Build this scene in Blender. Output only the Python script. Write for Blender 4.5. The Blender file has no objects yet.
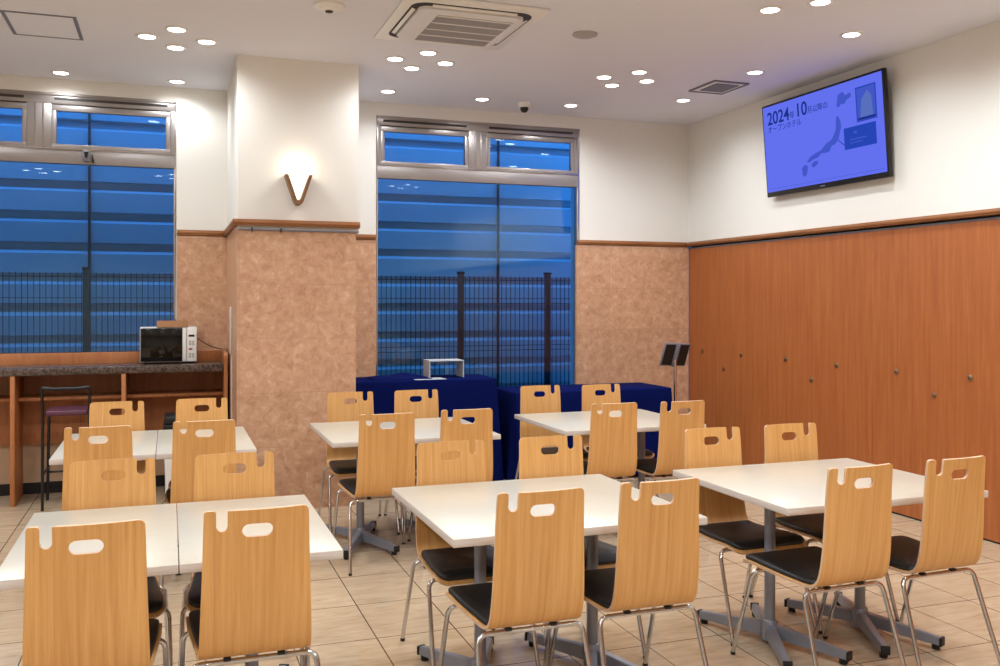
import bpy, bmesh, math, random
from mathutils import Vector, Matrix
from mathutils.geometry import delaunay_2d_cdt
PI = math.pi
random.seed(7)
scene = bpy.context.scene
COL = scene.collection

# ------------------------------------------------------------------ materials
def srgb(r, g, b):
    def f(c):
        c /= 255.0
        return c / 12.92 if c <= .04045 else ((c + .055) / 1.055) ** 2.4
    return (f(r), f(g), f(b), 1.0)

def newmat(name):
    m = bpy.data.materials.new(name)
    m.use_nodes = True
    nt = m.node_tree
    nt.nodes.clear()
    out = nt.nodes.new('ShaderNodeOutputMaterial')
    return m, nt, out

def node(nt, kind, **kw):
    n = nt.nodes.new(kind)
    for k, v in kw.items():
        if k in n.inputs:
            n.inputs[k].default_value = v
        else:
            setattr(n, k, v)
    return n

def principled(name, col, rough=.5, metal=0., spec=.5, noise=None, bump=None, coat=0.):
    m, nt, out = newmat(name)
    b = node(nt, 'ShaderNodeBsdfPrincipled')
    b.inputs['Base Color'].default_value = col
    b.inputs['Roughness'].default_value = rough
    b.inputs['Metallic'].default_value = metal
    b.inputs['Specular IOR Level'].default_value = spec
    b.inputs['Coat Weight'].default_value = coat
    nt.links.new(b.outputs[0], out.inputs[0])
    tc = None
    if noise:
        col2, scale, vec = noise
        tc = node(nt, 'ShaderNodeTexCoord')
        mp = node(nt, 'ShaderNodeMapping')
        mp.inputs['Scale'].default_value = vec
        nt.links.new(tc.outputs['Object'], mp.inputs[0])
        n = node(nt, 'ShaderNodeTexNoise', Scale=scale, Detail=4.0)
        nt.links.new(mp.outputs[0], n.inputs['Vector'])
        r = node(nt, 'ShaderNodeValToRGB')
        r.color_ramp.elements[0].position = .35
        r.color_ramp.elements[0].color = col
        r.color_ramp.elements[1].position = .68
        r.color_ramp.elements[1].color = col2
        nt.links.new(n.outputs['Fac'], r.inputs[0])
        nt.links.new(r.outputs[0], b.inputs['Base Color'])
    if bump:
        sc, st, vec = bump
        tc = node(nt, 'ShaderNodeTexCoord')
        mp = node(nt, 'ShaderNodeMapping')
        mp.inputs['Scale'].default_value = vec
        nt.links.new(tc.outputs['Object'], mp.inputs[0])
        n = node(nt, 'ShaderNodeTexNoise', Scale=sc, Detail=3.0)
        nt.links.new(mp.outputs[0], n.inputs['Vector'])
        bp = node(nt, 'ShaderNodeBump', Strength=st, Distance=.01)
        nt.links.new(n.outputs['Fac'], bp.inputs['Height'])
        nt.links.new(bp.outputs[0], b.inputs['Normal'])
    return m

def emission(name, col, strength):
    m, nt, out = newmat(name)
    e = node(nt, 'ShaderNodeEmission', Color=col, Strength=strength)
    nt.links.new(e.outputs[0], out.inputs[0])
    return m

def pos_vec(nt, ax):
    """vector (a, b, 0) from two world axes given as a string such as 'xz'"""
    g = node(nt, 'ShaderNodeNewGeometry')
    s = node(nt, 'ShaderNodeSeparateXYZ')
    nt.links.new(g.outputs['Position'], s.inputs[0])
    c = node(nt, 'ShaderNodeCombineXYZ')
    nt.links.new(s.outputs['xyz'.index(ax[0])], c.inputs[0])
    nt.links.new(s.outputs['xyz'.index(ax[1])], c.inputs[1])
    return g, c

def tile_material(name, ax, w, h, ox, oy, mortar, stops, nscale, rough, mcol, spec=.5, streak=(1, 1, 1), offset=0., vary=.06, detail=6., rgh=.65):
    m, nt, out = newmat(name)
    b = node(nt, 'ShaderNodeBsdfPrincipled', Roughness=rough)
    b.inputs['Specular IOR Level'].default_value = spec
    nt.links.new(b.outputs[0], out.inputs[0])
    g, c = pos_vec(nt, ax)
    add = node(nt, 'ShaderNodeVectorMath', operation='ADD')
    add.inputs[1].default_value = (ox, oy, 0)
    nt.links.new(c.outputs[0], add.inputs[0])
    br = node(nt, 'ShaderNodeTexBrick')
    br.offset = offset
    br.squash = 1.
    br.inputs['Scale'].default_value = 1.
    br.inputs['Mortar Size'].default_value = mortar
    br.inputs['Mortar Smooth'].default_value = .3
    br.inputs['Brick Width'].default_value = w
    br.inputs['Row Height'].default_value = h
    br.inputs['Bias'].default_value = 0.
    br.inputs['Color1'].default_value = (1 - vary,) * 3 + (1,)
    br.inputs['Color2'].default_value = (1 + vary,) * 3 + (1,)
    br.inputs['Mortar'].default_value = (1, 1, 1, 1)
    nt.links.new(add.outputs[0], br.inputs['Vector'])
    mp = node(nt, 'ShaderNodeMapping')
    mp.inputs['Scale'].default_value = streak
    nt.links.new(g.outputs['Position'], mp.inputs[0])
    n = node(nt, 'ShaderNodeTexNoise', Scale=nscale, Detail=detail, Roughness=rgh)
    n.inputs['Distortion'].default_value = .6
    nt.links.new(mp.outputs[0], n.inputs['Vector'])
    r = node(nt, 'ShaderNodeValToRGB')
    els = r.color_ramp.elements
    while len(els) < len(stops):
        els.new(.5)
    for e, (p, cc) in zip(els, stops):
        e.position = p
        e.color = cc
    nt.links.new(n.outputs['Fac'], r.inputs[0])
    mul = node(nt, 'ShaderNodeMix', data_type='RGBA', blend_type='MULTIPLY')
    mul.inputs['Factor'].default_value = 1.
    nt.links.new(r.outputs[0], mul.inputs[6])
    nt.links.new(br.outputs['Color'], mul.inputs[7])
    mx = node(nt, 'ShaderNodeMix', data_type='RGBA')
    nt.links.new(br.outputs['Fac'], mx.inputs['Factor'])
    nt.links.new(mul.outputs[2], mx.inputs[6])
    mx.inputs[7].default_value = mcol
    nt.links.new(mx.outputs[2], b.inputs['Base Color'])
    bp = node(nt, 'ShaderNodeBump', Strength=.35, Distance=.002)
    bp.invert = True
    nt.links.new(br.outputs['Fac'], bp.inputs['Height'])
    nt.links.new(bp.outputs[0], b.inputs['Normal'])
    return m

def wood(name, c1, c2, c3, coord='Object', streak=(1, 1, 1), scale=6., rough=.4, vary=0., fine=1.0, coat=0.):
    """fine straight grain: noise stretched along one axis by `streak`"""
    m, nt, out = newmat(name)
    b = node(nt, 'ShaderNodeBsdfPrincipled', Roughness=rough)
    b.inputs['Coat Weight'].default_value = coat
    nt.links.new(b.outputs[0], out.inputs[0])
    tc = node(nt, 'ShaderNodeTexCoord')
    oi = node(nt, 'ShaderNodeObjectInfo')
    add = node(nt, 'ShaderNodeVectorMath', operation='ADD')
    sc3 = node(nt, 'ShaderNodeMath', operation='MULTIPLY')
    sc3.inputs[1].default_value = 37. * (1 if vary else 0)
    nt.links.new(oi.outputs['Random'], sc3.inputs[0])
    nt.links.new(tc.outputs[coord], add.inputs[0])
    nt.links.new(sc3.outputs[0], add.inputs[1])
    mp = node(nt, 'ShaderNodeMapping')
    mp.inputs['Scale'].default_value = streak
    nt.links.new(add.outputs[0], mp.inputs[0])
    n1 = node(nt, 'ShaderNodeTexNoise', Scale=scale, Detail=3.0, Roughness=.55)
    n1.inputs['Distortion'].default_value = .4
    nt.links.new(mp.outputs[0], n1.inputs['Vector'])
    n2 = node(nt, 'ShaderNodeTexNoise', Scale=scale * 5, Detail=5.0, Roughness=.7)
    nt.links.new(mp.outputs[0], n2.inputs['Vector'])
    r = node(nt, 'ShaderNodeValToRGB')
    els = r.color_ramp.elements
    els.new(.5)
    for e, (p, cc) in zip(els, ((.3, c1), (.5, c2), (.72, c3))):
        e.position = p
        e.color = cc
    mixv = node(nt, 'ShaderNodeMix', data_type='FLOAT')
    mixv.inputs[0].default_value = .38 * fine
    nt.links.new(n1.outputs['Fac'], mixv.inputs[2])
    nt.links.new(n2.outputs['Fac'], mixv.inputs[3])
    nt.links.new(mixv.outputs[0], r.inputs[0])
    last = r.outputs[0]
    if vary:
        hsv = node(nt, 'ShaderNodeHueSaturation')
        mr = node(nt, 'ShaderNodeMapRange')
        mr.inputs['To Min'].default_value = 1 - vary
        mr.inputs['To Max'].default_value = 1 + vary
        nt.links.new(oi.outputs['Random'], mr.inputs['Value'])
        nt.links.new(mr.outputs[0], hsv.inputs['Value'])
        nt.links.new(last, hsv.inputs['Color'])
        last = hsv.outputs[0]
    nt.links.new(last, b.inputs['Base Color'])
    return m

M = {}
M['plaster'] = principled('warm white plaster', srgb(230, 226, 219), .85, bump=(60, .05, (1, 1, 1)))
M['ceiling'] = principled('ceiling plaster', srgb(224, 224, 232), .9)
M['shell_wall'] = principled('cream wall', srgb(214, 204, 190), .9)
MARB = ((.26, srgb(168, 119, 92)), (.45, srgb(196, 150, 118)), (.58, srgb(206, 162, 130)), (.76, srgb(226, 194, 168)))
M['marble'] = tile_material('rose marble facing back', 'xz', .9, .40, 1.32, -.068, .0025, MARB, 17., .28, srgb(186, 142, 113), vary=.03, rgh=.72)
M['marble_side'] = tile_material('rose marble facing side', 'yz', .62, .40, .1, -.068, .0025, MARB, 17., .28, srgb(186, 142, 113), vary=.03, rgh=.72)
M['floor'] = tile_material('beige floor tile', 'xy', .375, .49, -.90 + .375 * 20, -3.21 + .49 * 20, .0035,
    ((.22, srgb(156, 131, 103)), (.42, srgb(177, 154, 126)), (.6, srgb(187, 165, 138)), (.8, srgb(202, 182, 156))),
    9., .13, srgb(92, 74, 57), spec=.5, streak=(.6, 3., 1), vary=.04)
M['trim'] = wood('dado rail wood', srgb(122, 74, 36), srgb(148, 94, 50), srgb(168, 112, 64), 'Object', (1, 1, 14), 3., .35)
M['partition'] = wood('red brown veneer', srgb(148, 80, 38), srgb(164, 93, 46), srgb(178, 107, 57), 'Object', (12, 12, .6), 2.6, .42)
M['dark_gap'] = principled('dark track', srgb(28, 22, 20), .7)
M['chair_wood'] = wood('beech veneer', srgb(196, 138, 76), srgb(211, 156, 91), srgb(222, 172, 108), 'UV', (40, 1.0, 1), 2.0, .42, vary=.04, fine=.9)
M['ply_edge'] = principled('plywood edge', srgb(206, 170, 138), .5)
M['pad'] = principled('black vinyl pad', srgb(17, 15, 15), .5, bump=(180, .08, (1, 1, 1)))
M['chrome'] = principled('chrome tube', srgb(205, 205, 208), .12, metal=1.)
M['table_top'] = principled('white table laminate', srgb(190, 181, 165), .28, noise=(srgb(184, 174, 157), 5., (2, 40, 2)))
M['table_edge'] = principled('pale table edge band', srgb(212, 202, 194), .4, noise=(srgb(196, 185, 176), 6., (2, 2, 60)))
M['grey_metal'] = principled('grey painted steel', srgb(140, 143, 154), .34, metal=.35)
M['black'] = principled('black plastic', srgb(16, 16, 17), .45)
M['black_tube'] = principled('black painted tube', srgb(20, 19, 20), .35)
M['purple'] = principled('plum vinyl', srgb(92, 48, 66), .45)
M['granite'] = principled('brown granite', srgb(42, 34, 31), .25, noise=(srgb(112, 92, 82), 60., (1, 1, 1)))
M['counter'] = wood('counter veneer', srgb(146, 86, 46), srgb(170, 104, 58), srgb(188, 122, 74), 'Object', (6, 6, .8), 3., .45)
M['tan_wall'] = principled('tan wall below the window', srgb(196, 164, 134), .8)
M['cloth'] = principled('navy cloth', srgb(8, 18, 72), .95, spec=.05, bump=(90, .12, (1, 1, 1)))
M['steel'] = principled('satin steel frame', srgb(158, 150, 147), .36, metal=.6)
M['steel_polished'] = principled('polished steel strip', srgb(216, 213, 212), .12, metal=1.)
M['white_plastic'] = principled('white plastic', srgb(232, 229, 224), .4)
M['vent_grey'] = principled('grey grille', srgb(172, 166, 164), .6)
M['slat_grey'] = principled('pale grey slat', srgb(176, 172, 172), .55)
M['hatch_grey'] = principled('grey metal strip', srgb(122, 120, 130), .5)
M['slot'] = principled('dark louvre slot', srgb(52, 46, 44), .6)
M['silver'] = principled('silver body', srgb(214, 212, 210), .35)
M['door_glass'] = principled('black oven glass', srgb(10, 10, 11), .08)
M['card'] = principled('brown card', srgb(176, 130, 92), .7)
M['grey_board'] = principled('grey board', srgb(186, 188, 192), .5)
M['knob'] = principled('dull brass', srgb(150, 128, 104), .3, metal=.9)
M['duct'] = principled('pale plastic duct', srgb(205, 190, 182), .4)
M['red'] = principled('red button', srgb(160, 50, 42), .5)
M['louvre'] = principled('grey louvre board', srgb(178, 184, 190), .55)
M['asphalt'] = principled('outside paving', srgb(110, 110, 112), .9)
M['fence'] = principled('dark fence steel', srgb(30, 33, 42), .5)
M['sconce_wood'] = wood('sconce wood', srgb(112, 74, 46), srgb(132, 92, 60), srgb(150, 108, 74), 'Object', (8, 8, 2), 5., .4)
M['lens'] = emission('lamp lens', (1, .97, .92, 1), 14.)
M['sconce_glow'] = emission('sconce glass', (1, .90, .74, 1), 1.8)

def glass_mat():
    m, nt, out = newmat('window glass')
    tr = node(nt, 'ShaderNodeBsdfTransparent', Color=(.62, .84, .96, 1))
    gl = node(nt, 'ShaderNodeBsdfGlossy', Roughness=.0, Color=(1, 1, 1, 1))
    fr = node(nt, 'ShaderNodeFresnel', IOR=1.5)
    mx = node(nt, 'ShaderNodeMixShader')
    nt.links.new(fr.outputs[0], mx.inputs[0])
    nt.links.new(tr.outputs[0], mx.inputs[1])
    nt.links.new(gl.outputs[0], mx.inputs[2])
    nt.links.new(mx.outputs[0], out.inputs[0])
    return m
M['glass'] = glass_mat()

# ------------------------------------------------------------------ object helpers
def link(name, me, parent=None, loc=(0, 0, 0)):
    o = bpy.data.objects.new(name, me)
    COL.objects.link(o)
    o.location = loc
    if parent is not None:
        o.parent = parent
    return o

def tag(o, label, cat, group=None):
    o['label'] = label
    o['category'] = cat
    o['kind'] = 'thing'
    if group:
        o['group'] = group
    return o

def thing(name, label, cat, loc=(0, 0, 0), rot=(0, 0, 0), group=None):
    o = link(name, None, None, loc)
    o.rotation_euler = rot
    o.empty_display_size = .1
    return tag(o, label, cat, group)

def finish(name, bm, mats, parent=None, smooth=None, loc=(0, 0, 0)):
    bmesh.ops.recalc_face_normals(bm, faces=bm.faces)
    me = bpy.data.meshes.new(name)
    bm.to_mesh(me)
    bm.free()
    if not isinstance(mats, (list, tuple)):
        mats = [mats]
    for m in mats:
        me.materials.append(m)
    if smooth is not None:
        for p in me.polygons:
            p.use_smooth = True
        me.set_sharp_from_angle(angle=math.radians(smooth))
    return link(name, me, parent, loc)

def struct(name, bm, mats, smooth=None):
    o = finish(name, bm, mats, None, smooth)
    o['kind'] = 'structure'
    return o

def add_box(bm, x0, x1, y0, y1, z0, z1, mi=0, mat=None, bevel=0., seg=2):
    vs = [bm.verts.new(Vector(p)) for p in ((x0, y0, z0), (x1, y0, z0), (x1, y1, z0), (x0, y1, z0), (x0, y0, z1), (x1, y0, z1), (x1, y1, z1), (x0, y1, z1))]
    fs = [bm.faces.new([vs[i] for i in f]) for f in ((3, 2, 1, 0), (4, 5, 6, 7), (0, 1, 5, 4), (1, 2, 6, 5), (2, 3, 7, 6), (3, 0, 4, 7))]
    for f in fs:
        f.material_index = mi
    if bevel:
        es = list({e for f in fs for e in f.edges})
        r = bmesh.ops.bevel(bm, geom=es, offset=bevel, segments=seg, affect='EDGES', profile=.5)
        for f in r['faces']:
            f.material_index = mi
        vs = list({v for f in r['faces'] for v in f.verts} | {v for v in vs if v.is_valid})
    if mat is not None:
        bmesh.ops.transform(bm, matrix=mat, verts=[v for v in vs if v.is_valid])
    return vs

def box(name, dims, mat, parent=None, bevel=.0, smooth=None):
    bm = bmesh.new()
    add_box(bm, *dims, bevel=bevel)
    return finish(name, bm, mat, parent, 40 if bevel else smooth)

def fillet(pts, r, n=6):
    """round the inner corners of a polyline"""
    pts = [Vector(p) for p in pts]
    out = [pts[0]]
    for i in range(1, len(pts) - 1):
        a, b, c = pts[i - 1], pts[i], pts[i + 1]
        u, w = (a - b), (c - b)
        ang = u.angle(w)
        if ang > PI - .02:
            out.append(b)
            continue
        t = min(r / math.tan(ang / 2), u.length * .49, w.length * .49)
        p, q = b + u.normalized() * t, b + w.normalized() * t
        for k in range(n + 1):
            s = k / n
            out.append((1 - s) ** 2 * p + 2 * s * (1 - s) * b + s * s * q)
    out.append(pts[-1])
    return out

def add_tube(bm, pts, rad, seg=10, cap=True, mi=0):
    pts = [Vector(p) for p in pts]
    rads = rad if isinstance(rad, (list, tuple)) else [rad] * len(pts)
    t = (pts[1] - pts[0]).normalized()
    nrm = t.orthogonal().normalized()
    rings = []
    for i, p in enumerate(pts):
        if i == 0:
            t2 = (pts[1] - pts[0]).normalized()
        elif i == len(pts) - 1:
            t2 = (pts[-1] - pts[-2]).normalized()
        else:
            t2 = ((pts[i + 1] - p).normalized() + (p - pts[i - 1]).normalized()).normalized()
        q = t.rotation_difference(t2)
        nrm = (q @ nrm)
        nrm = (nrm - t2 * nrm.dot(t2)).normalized()
        t = t2
        bn = t.cross(nrm)
        rings.append([bm.verts.new(p + (nrm * math.cos(2 * PI * k / seg) + bn * math.sin(2 * PI * k / seg)) * rads[i]) for k in range(seg)])
    for a, b in zip(rings, rings[1:]):
        for k in range(seg):
            f = bm.faces.new((a[k], a[(k + 1) % seg], b[(k + 1) % seg], b[k]))
            f.material_index = mi
    if cap:
        bm.faces.new(rings[0][::-1]).material_index = mi
        bm.faces.new(rings[-1]).material_index = mi

def tube(name, pts, rad, mat, parent=None, seg=10):
    bm = bmesh.new()
    add_tube(bm, pts, rad, seg)
    return finish(name, bm, mat, parent, 50)

def add_lathe(bm, prof, seg=24, centre=(0, 0, 0), mi=0):
    """profile [(r, z)...] turned about z"""
    cx, cy, cz = centre
    rings = []
    for r, z in prof:
        if r < 1e-6:
            rings.append([bm.verts.new((cx, cy, cz + z))])
        else:
            rings.append([bm.verts.new((cx + r * math.cos(2 * PI * k / seg), cy + r * math.sin(2 * PI * k / seg), cz + z)) for k in range(seg)])
    for a, b in zip(rings, rings[1:]):
        for k in range(seg):
            k2 = (k + 1) % seg
            if len(a) == 1 and len(b) == 1:
                continue
            if len(a) == 1:
                f = bm.faces.new((a[0], b[k2], b[k]))
            elif len(b) == 1:
                f = bm.faces.new((a[k], a[k2], b[0]))
            else:
                f = bm.faces.new((a[k], a[k2], b[k2], b[k]))
            f.material_index = mi

def lathe(name, prof, mat, parent=None, seg=24, centre=(0, 0, 0)):
    bm = bmesh.new()
    add_lathe(bm, prof, seg, centre)
    return finish(name, bm, mat, parent, 40)

def add_prism(bm, poly, y0, y1, mi=0):
    """polygon in (x, z) swept from y0 to y1"""
    a = [bm.verts.new((x, y0, z)) for x, z in poly]
    b = [bm.verts.new((x, y1, z)) for x, z in poly]
    n = len(poly)
    bm.faces.new(a).material_index = mi
    bm.faces.new(b[::-1]).material_index = mi
    for i in range(n):
        bm.faces.new((a[i], b[i], b[(i + 1) % n], a[(i + 1) % n])).material_index = mi

def prism(name, poly, y0, y1, mat, parent=None):
    bm = bmesh.new()
    add_prism(bm, poly, y0, y1)
    bmesh.ops.triangulate(bm, faces=[f for f in bm.faces if len(f.verts) > 4])
    return finish(name, bm, mat, parent)

def dup(root, loc, rotz, label, group):
    r = root.copy()
    COL.objects.link(r)
    r.location = loc
    r.rotation_euler = (root.rotation_euler[0], root.rotation_euler[1], rotz)
    r['label'] = label
    if group:
        r['group'] = group
    for ch in list(root.children):
        c = ch.copy()
        COL.objects.link(c)
        c.parent = r
        for g in list(ch.children):
            d = g.copy()
            COL.objects.link(d)
            d.parent = c
    return r

# ------------------------------------------------------------------ room measures (metres)
XL, XR = -4.4, 4.972
YF, YB = -4.2, 8.235
ZC, ZD = 3.334, 2.14
CX0, CX1, CY = .471, 1.356, 6.98
W1 = (-1.95, .061)
W2 = (1.757, 3.77)
WT = 3.22

# floor, ceiling, plain walls of the rest of the room
bm = bmesh.new(); add_box(bm, XL - .2, XR + .25, YF - .2, YB + .25, -.12, 0); struct('floor', bm, M['floor'])
bm = bmesh.new(); add_box(bm, XL - .2, XR + .25, YF - .2, YB + .25, ZC, ZC + .15); struct('ceiling', bm, M['ceiling'])
bm = bmesh.new(); add_box(bm, XL - .2, XL, YF - .2, YB + .25, 0, ZC); struct('wall_left', bm, M['shell_wall'])
bm = bmesh.new(); add_box(bm, XL, XR, YF - .2, YF, 0, ZC); struct('wall_front', bm, M['shell_wall'])
# right wall: plaster above the partition, a recess wall behind it
bm = bmesh.new()
add_box(bm, XR, XR + .2, YF - .2, YB + .25, ZD - .01, ZC)
add_box(bm, XR + .1, XR + .2, YF - .2, YB + .25, 0, ZD - .01)
struct('wall_right', bm, M['plaster'])
# back wall with two window openings
bm = bmesh.new()
T0, T1 = YB, YB + .22
add_box(bm, XL, W1[0], T0, T1, 0, ZC)
add_box(bm, W1[0], W1[1], T0, T1, WT, ZC)
add_box(bm, W1[0], W1[1], T0, T1, 0, 1.06)
add_box(bm, W1[1], W2[0], T0, T1, 0, ZC)
add_box(bm, W2[0], W2[1], T0, T1, WT, ZC)
add_box(bm, W2[0], W2[1], T0, T1, 0, .10)
add_box(bm, W2[1], XR, T0, T1, 0, ZC)
struct('wall_back', bm, M['plaster'])
# column
bm = bmesh.new(); add_box(bm, CX0, CX1, CY, YB - .001, 2.0581, ZC); add_box(bm, CX0, CX1 - .035, CY, YB - .001, 0, 2.058); struct('wall_column', bm, M['plaster'])
# marble cladding below the dado rail
bm = bmesh.new()
add_box(bm, W1[1] + .004, CX0, YB - .022, YB + .02, 0, ZD - .05)
add_box(bm, CX1 - .022, W2[0] - .004, YB - .022, YB + .02, 0, ZD - .05)
add_box(bm, W2[1] - .045, XR - .001, YB - .022, YB + .02, 0, ZD - .05)
struct('wall_back_marble', bm, M['marble'])
bm = bmesh.new()
add_box(bm, CX0 - .006, CX1 - .023, CY - .012, CY + .01, 0, 2.058)
struct('wall_column_marble', bm, M['marble'])
bm = bmesh.new()
add_box(bm, CX0 - .006, CX0 + .01, CY + .0101, YB - .0225, 0, ZD - .05)
add_box(bm, CX1 - .045, CX1 - .023, CY + .0101, YB - .0225, 0, 2.058)
struct('wall_column_side_marble', bm, M['marble_side'])

# dado rails: stepped profile
def rail(bm, x0, x1, y0, y1, side):
    """rail along x (side 'b': face at y0) or along y (side 'l'/'r')"""
    h = ((0., .045, .030), (.010, .036, .036))
    for (dz, zz, pr) in h:
        z1, z0 = ZD - dz * .3, ZD - zz
        if side == 'b':
            add_box(bm, x0, x1, y0 - pr, y0 + .005, z0 + (.006 if dz else 0), z1 - (.012 if dz else 0), bevel=.003)
        elif side == 'l':
            add_box(bm, x0 - pr, x0 + .005, y0, y1, z0 + (.006 if dz else 0), z1 - (.012 if dz else 0), bevel=.003)
        else:
            add_box(bm, x0 - .005, x0 + pr, y0, y1, z0 + (.006 if dz else 0), z1 - (.012 if dz else 0), bevel=.003)
bm = bmesh.new()
rail(bm, W1[1] + .004, CX0 - .03, YB - .004, 0, 'b')
struct('trim_1', bm, M['trim'], 40)
bm = bmesh.new()
rail(bm, CX0 - .036, CX1 + .006, CY - .006, 0, 'b')
rail(bm, CX0 - .002, 0, CY - .01, YB - .005, 'l')
rail(bm, CX1 - .030, 0, CY - .01, YB - .005, 'r')
struct('trim_2', bm, M['trim'], 40)
bm = bmesh.new()
rail(bm, CX1 + .008, W2[0] - .004, YB - .004, 0, 'b')
struct('trim_3', bm, M['trim'], 40)
bm = bmesh.new()
rail(bm, W2[1] - .035, XR - .03, YB - .004, 0, 'b')
struct('trim_4', bm, M['trim'], 40)
bm = bmesh.new()
add_box(bm, XR - .032, XR + .02, YF, YB - .001, ZD - .04, ZD, bevel=.004)
add_box(bm, XR - .040, XR + .02, YF, YB - .001, ZD - .028, ZD - .012, bevel=.003)
struct('trim_5', bm, M['trim'], 40)
bm = bmesh.new()
add_box(bm, XR + .03, XR + .10, YF, YB - .023, 2.06, ZD - .04)
struct('trim_6', bm, M['dark_gap'])
# baseboards of the back of the room
bm = bmesh.new()
add_box(bm, W2[1] - .045, XR - .002, YB - .03, YB - .0225, 0, .07, bevel=.003)
struct('baseboard_back', bm, M['marble'])
bm = bmesh.new()
add_box(bm, XL, CX0 - .012, YB - .012, YB - .0005, 0, .09, bevel=.003)
struct('baseboard_left', bm, M['dark_gap'])
bm = bmesh.new()
add_box(bm, XL, W1[1] + .003, YB - .006, YB - .0002, .091, 1.0)
struct('wall_back_lower', bm, M['tan_wall'])

# ------------------------------------------------------------------ folding partition on the right
part = thing('sliding_partition', 'red-brown wood veneer sliding partition along the right wall, dotted with small round locks', 'partition', (XR, 2.0, 0))
PW = 1.30
ys = []
y = YB - .024
k = 0
while y > YF + .3:
    y0 = max(y - PW, YF)
    bm = bmesh.new()
    add_box(bm, .004, .06, y0 + .0008 - 2.0, y - .0008 - 2.0, .012, 2.072, bevel=.0015, seg=1)
    finish('panel', bm, M['partition'], part, 40)
    ys.append((y0, y))
    y = y0
bm = bmesh.new()
add_box(bm, .010, .055, YF - 2.0 + .01, YB - 2.03, 0.0, .0118)
finish('bottom_seal', bm, M['dark_gap'], part)
bm = bmesh.new()
add_box(bm, .0, .02, YF - 2.0 + .01, YB - 2.03, 2.073, 2.086)
finish('top_channel', bm, M['hatch_grey'], part)
locks = [(7.961, 1.052), (7.591, .9), (7.305, 1.05), (6.649, 1.05), (6.308, .9), (6.005, 1.04), (5.363, 1.038), (5.013, .898), (4.704, 1.043), (4.06, 1.04), (3.72, .9), (3.41, 1.04)]
for (ly, lz) in locks:
    bm = bmesh.new()
    add_lathe(bm, [(0, 0), (.021, 0), (.021, .004), (.014, .007), (.014, .012), (.008, .014), (0, .014)], 16)
    bmesh.ops.transform(bm, matrix=Matrix.Translation((.004, ly - 2.0, lz)) @ Matrix.Rotation(-PI / 2, 4, 'Y'), verts=bm.verts)
    finish('lock_knob', bm, M['knob'], part, 40)

# ------------------------------------------------------------------ windows
def window(idx, x0, x1, zb):
    yb = YB + .015
    w = link('window_%d' % idx, None)
    w['kind'] = 'structure'
    bm = bmesh.new()
    fd = .075
    mid = (x0 + x1) / 2 - .035
    zt = WT
    # outer frame: head, jambs, transom bar, sill, upper centre mullion
    add_box(bm, x0, x1, yb, yb + fd, 3.135, zt, bevel=.004)
    add_box(bm, x0, x1, yb - .012, yb, 3.20, zt - .001, bevel=.002)
    for a, b in ((x0, x0 + .05), (x1 - .05, x1)):
        add_box(bm, a, b, yb + .001, yb + fd, 2.774, 3.136, bevel=.004)
    for a, b in ((x0, x0 + .022), (x1 - .022, x1)):
        add_box(bm, a, b, yb + .001, yb + fd, zb, 2.656, bevel=.003)
    add_box(bm, x0 + .004, x1 - .004, yb - .004, yb + fd, 2.655, 2.775, bevel=.004)
    add_box(bm, mid - .09, mid + .09, yb + .002, yb + fd, 2.774, 3.136, bevel=.004)
    add_box(bm, x0 + .05, x1 - .05, yb + .002, yb + fd, zb, zb + .04, bevel=.003)
    finish('window_frame', bm, M['steel'], w, 40)
    bm = bmesh.new()
    for a in (mid - .032, mid + .026):
        add_box(bm, a, a + .008, yb - .004, yb + .004, 2.775, 3.135)
    add_box(bm, x1 - .012, x1 - .002, yb - .006, yb + .002, zb + .04, 3.19)
    add_box(bm, x0 + .002, x0 + .010, yb - .006, yb + .002, zb + .04, 3.19)
    add_box(bm, x0 + .01, x1 - .01, yb - .010, yb - .003, 2.768, 2.776)
    finish('polished_strip', bm, M['steel_polished'], w)
    # dark gasket lines around the transom sashes
    bm = bmesh.new()
    for a, b in ((x0 + .06, mid - .10), (mid + .10, x1 - .06)):
        add_box(bm, a, b, yb - .001, yb + .01, 3.128, 3.134)
        add_box(bm, a + .01, b - .01, yb - .0022, yb + .01, 3.165, 3.186)
    finish('gasket', bm, M['slot'], w)
    for a, b in ((x0 + .05, mid - .09), (mid + .09, x1 - .05)):
        bm = bmesh.new()
        s = .035
        add_box(bm, a, b, yb + .005, yb + .055, 3.08, 3.128, bevel=.003)
        add_box(bm, a, b, yb + .005, yb + .055, 2.776, 2.812, bevel=.003)
        add_box(bm, a, a + s, yb + .006, yb + .055, 2.81, 3.082, bevel=.003)
        add_box(bm, b - s, b, yb + .006, yb + .055, 2.81, 3.082, bevel=.003)
        sash = finish('transom_sash', bm, M['steel'], w, 40)
        box('pane', (a + s - .003, b - s + .003, yb + .03, yb + .036, 2.808, 3.084), M['glass'], sash)
    box('lower_pane', (x0 + .019, x1 - .019, yb + .03, yb + .038, zb + .037, 2.658), M['glass'], w)
    return w
window(1, W1[0], W1[1], 1.06)
window(2, W2[0], W2[1], .10)
# ------------------------------------------------------------------ outside: louvred screen wall, fence, ground
YE = 9.75
bm = bmesh.new()
P = .297
zz = -.27
while zz < 5.6:
    prof = [(YE + .030, zz + .00), (YE + .0, zz + .188), (YE + .055, zz + .216), (YE + .14, zz + .219), (YE + .14, zz + P)]
    for (ya, za), (yb_, zb_) in zip(prof, prof[1:] + [(YE + .03, zz + P)]):
        vs = [bm.verts.new(p) for p in ((-7, ya, za), (9.5, ya, za), (9.5, yb_, zb_), (-7, yb_, zb_))]
        bm.faces.new(vs)
    zz += P
bmesh.ops.remove_doubles(bm, verts=bm.verts, dist=1e-5)
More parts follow.
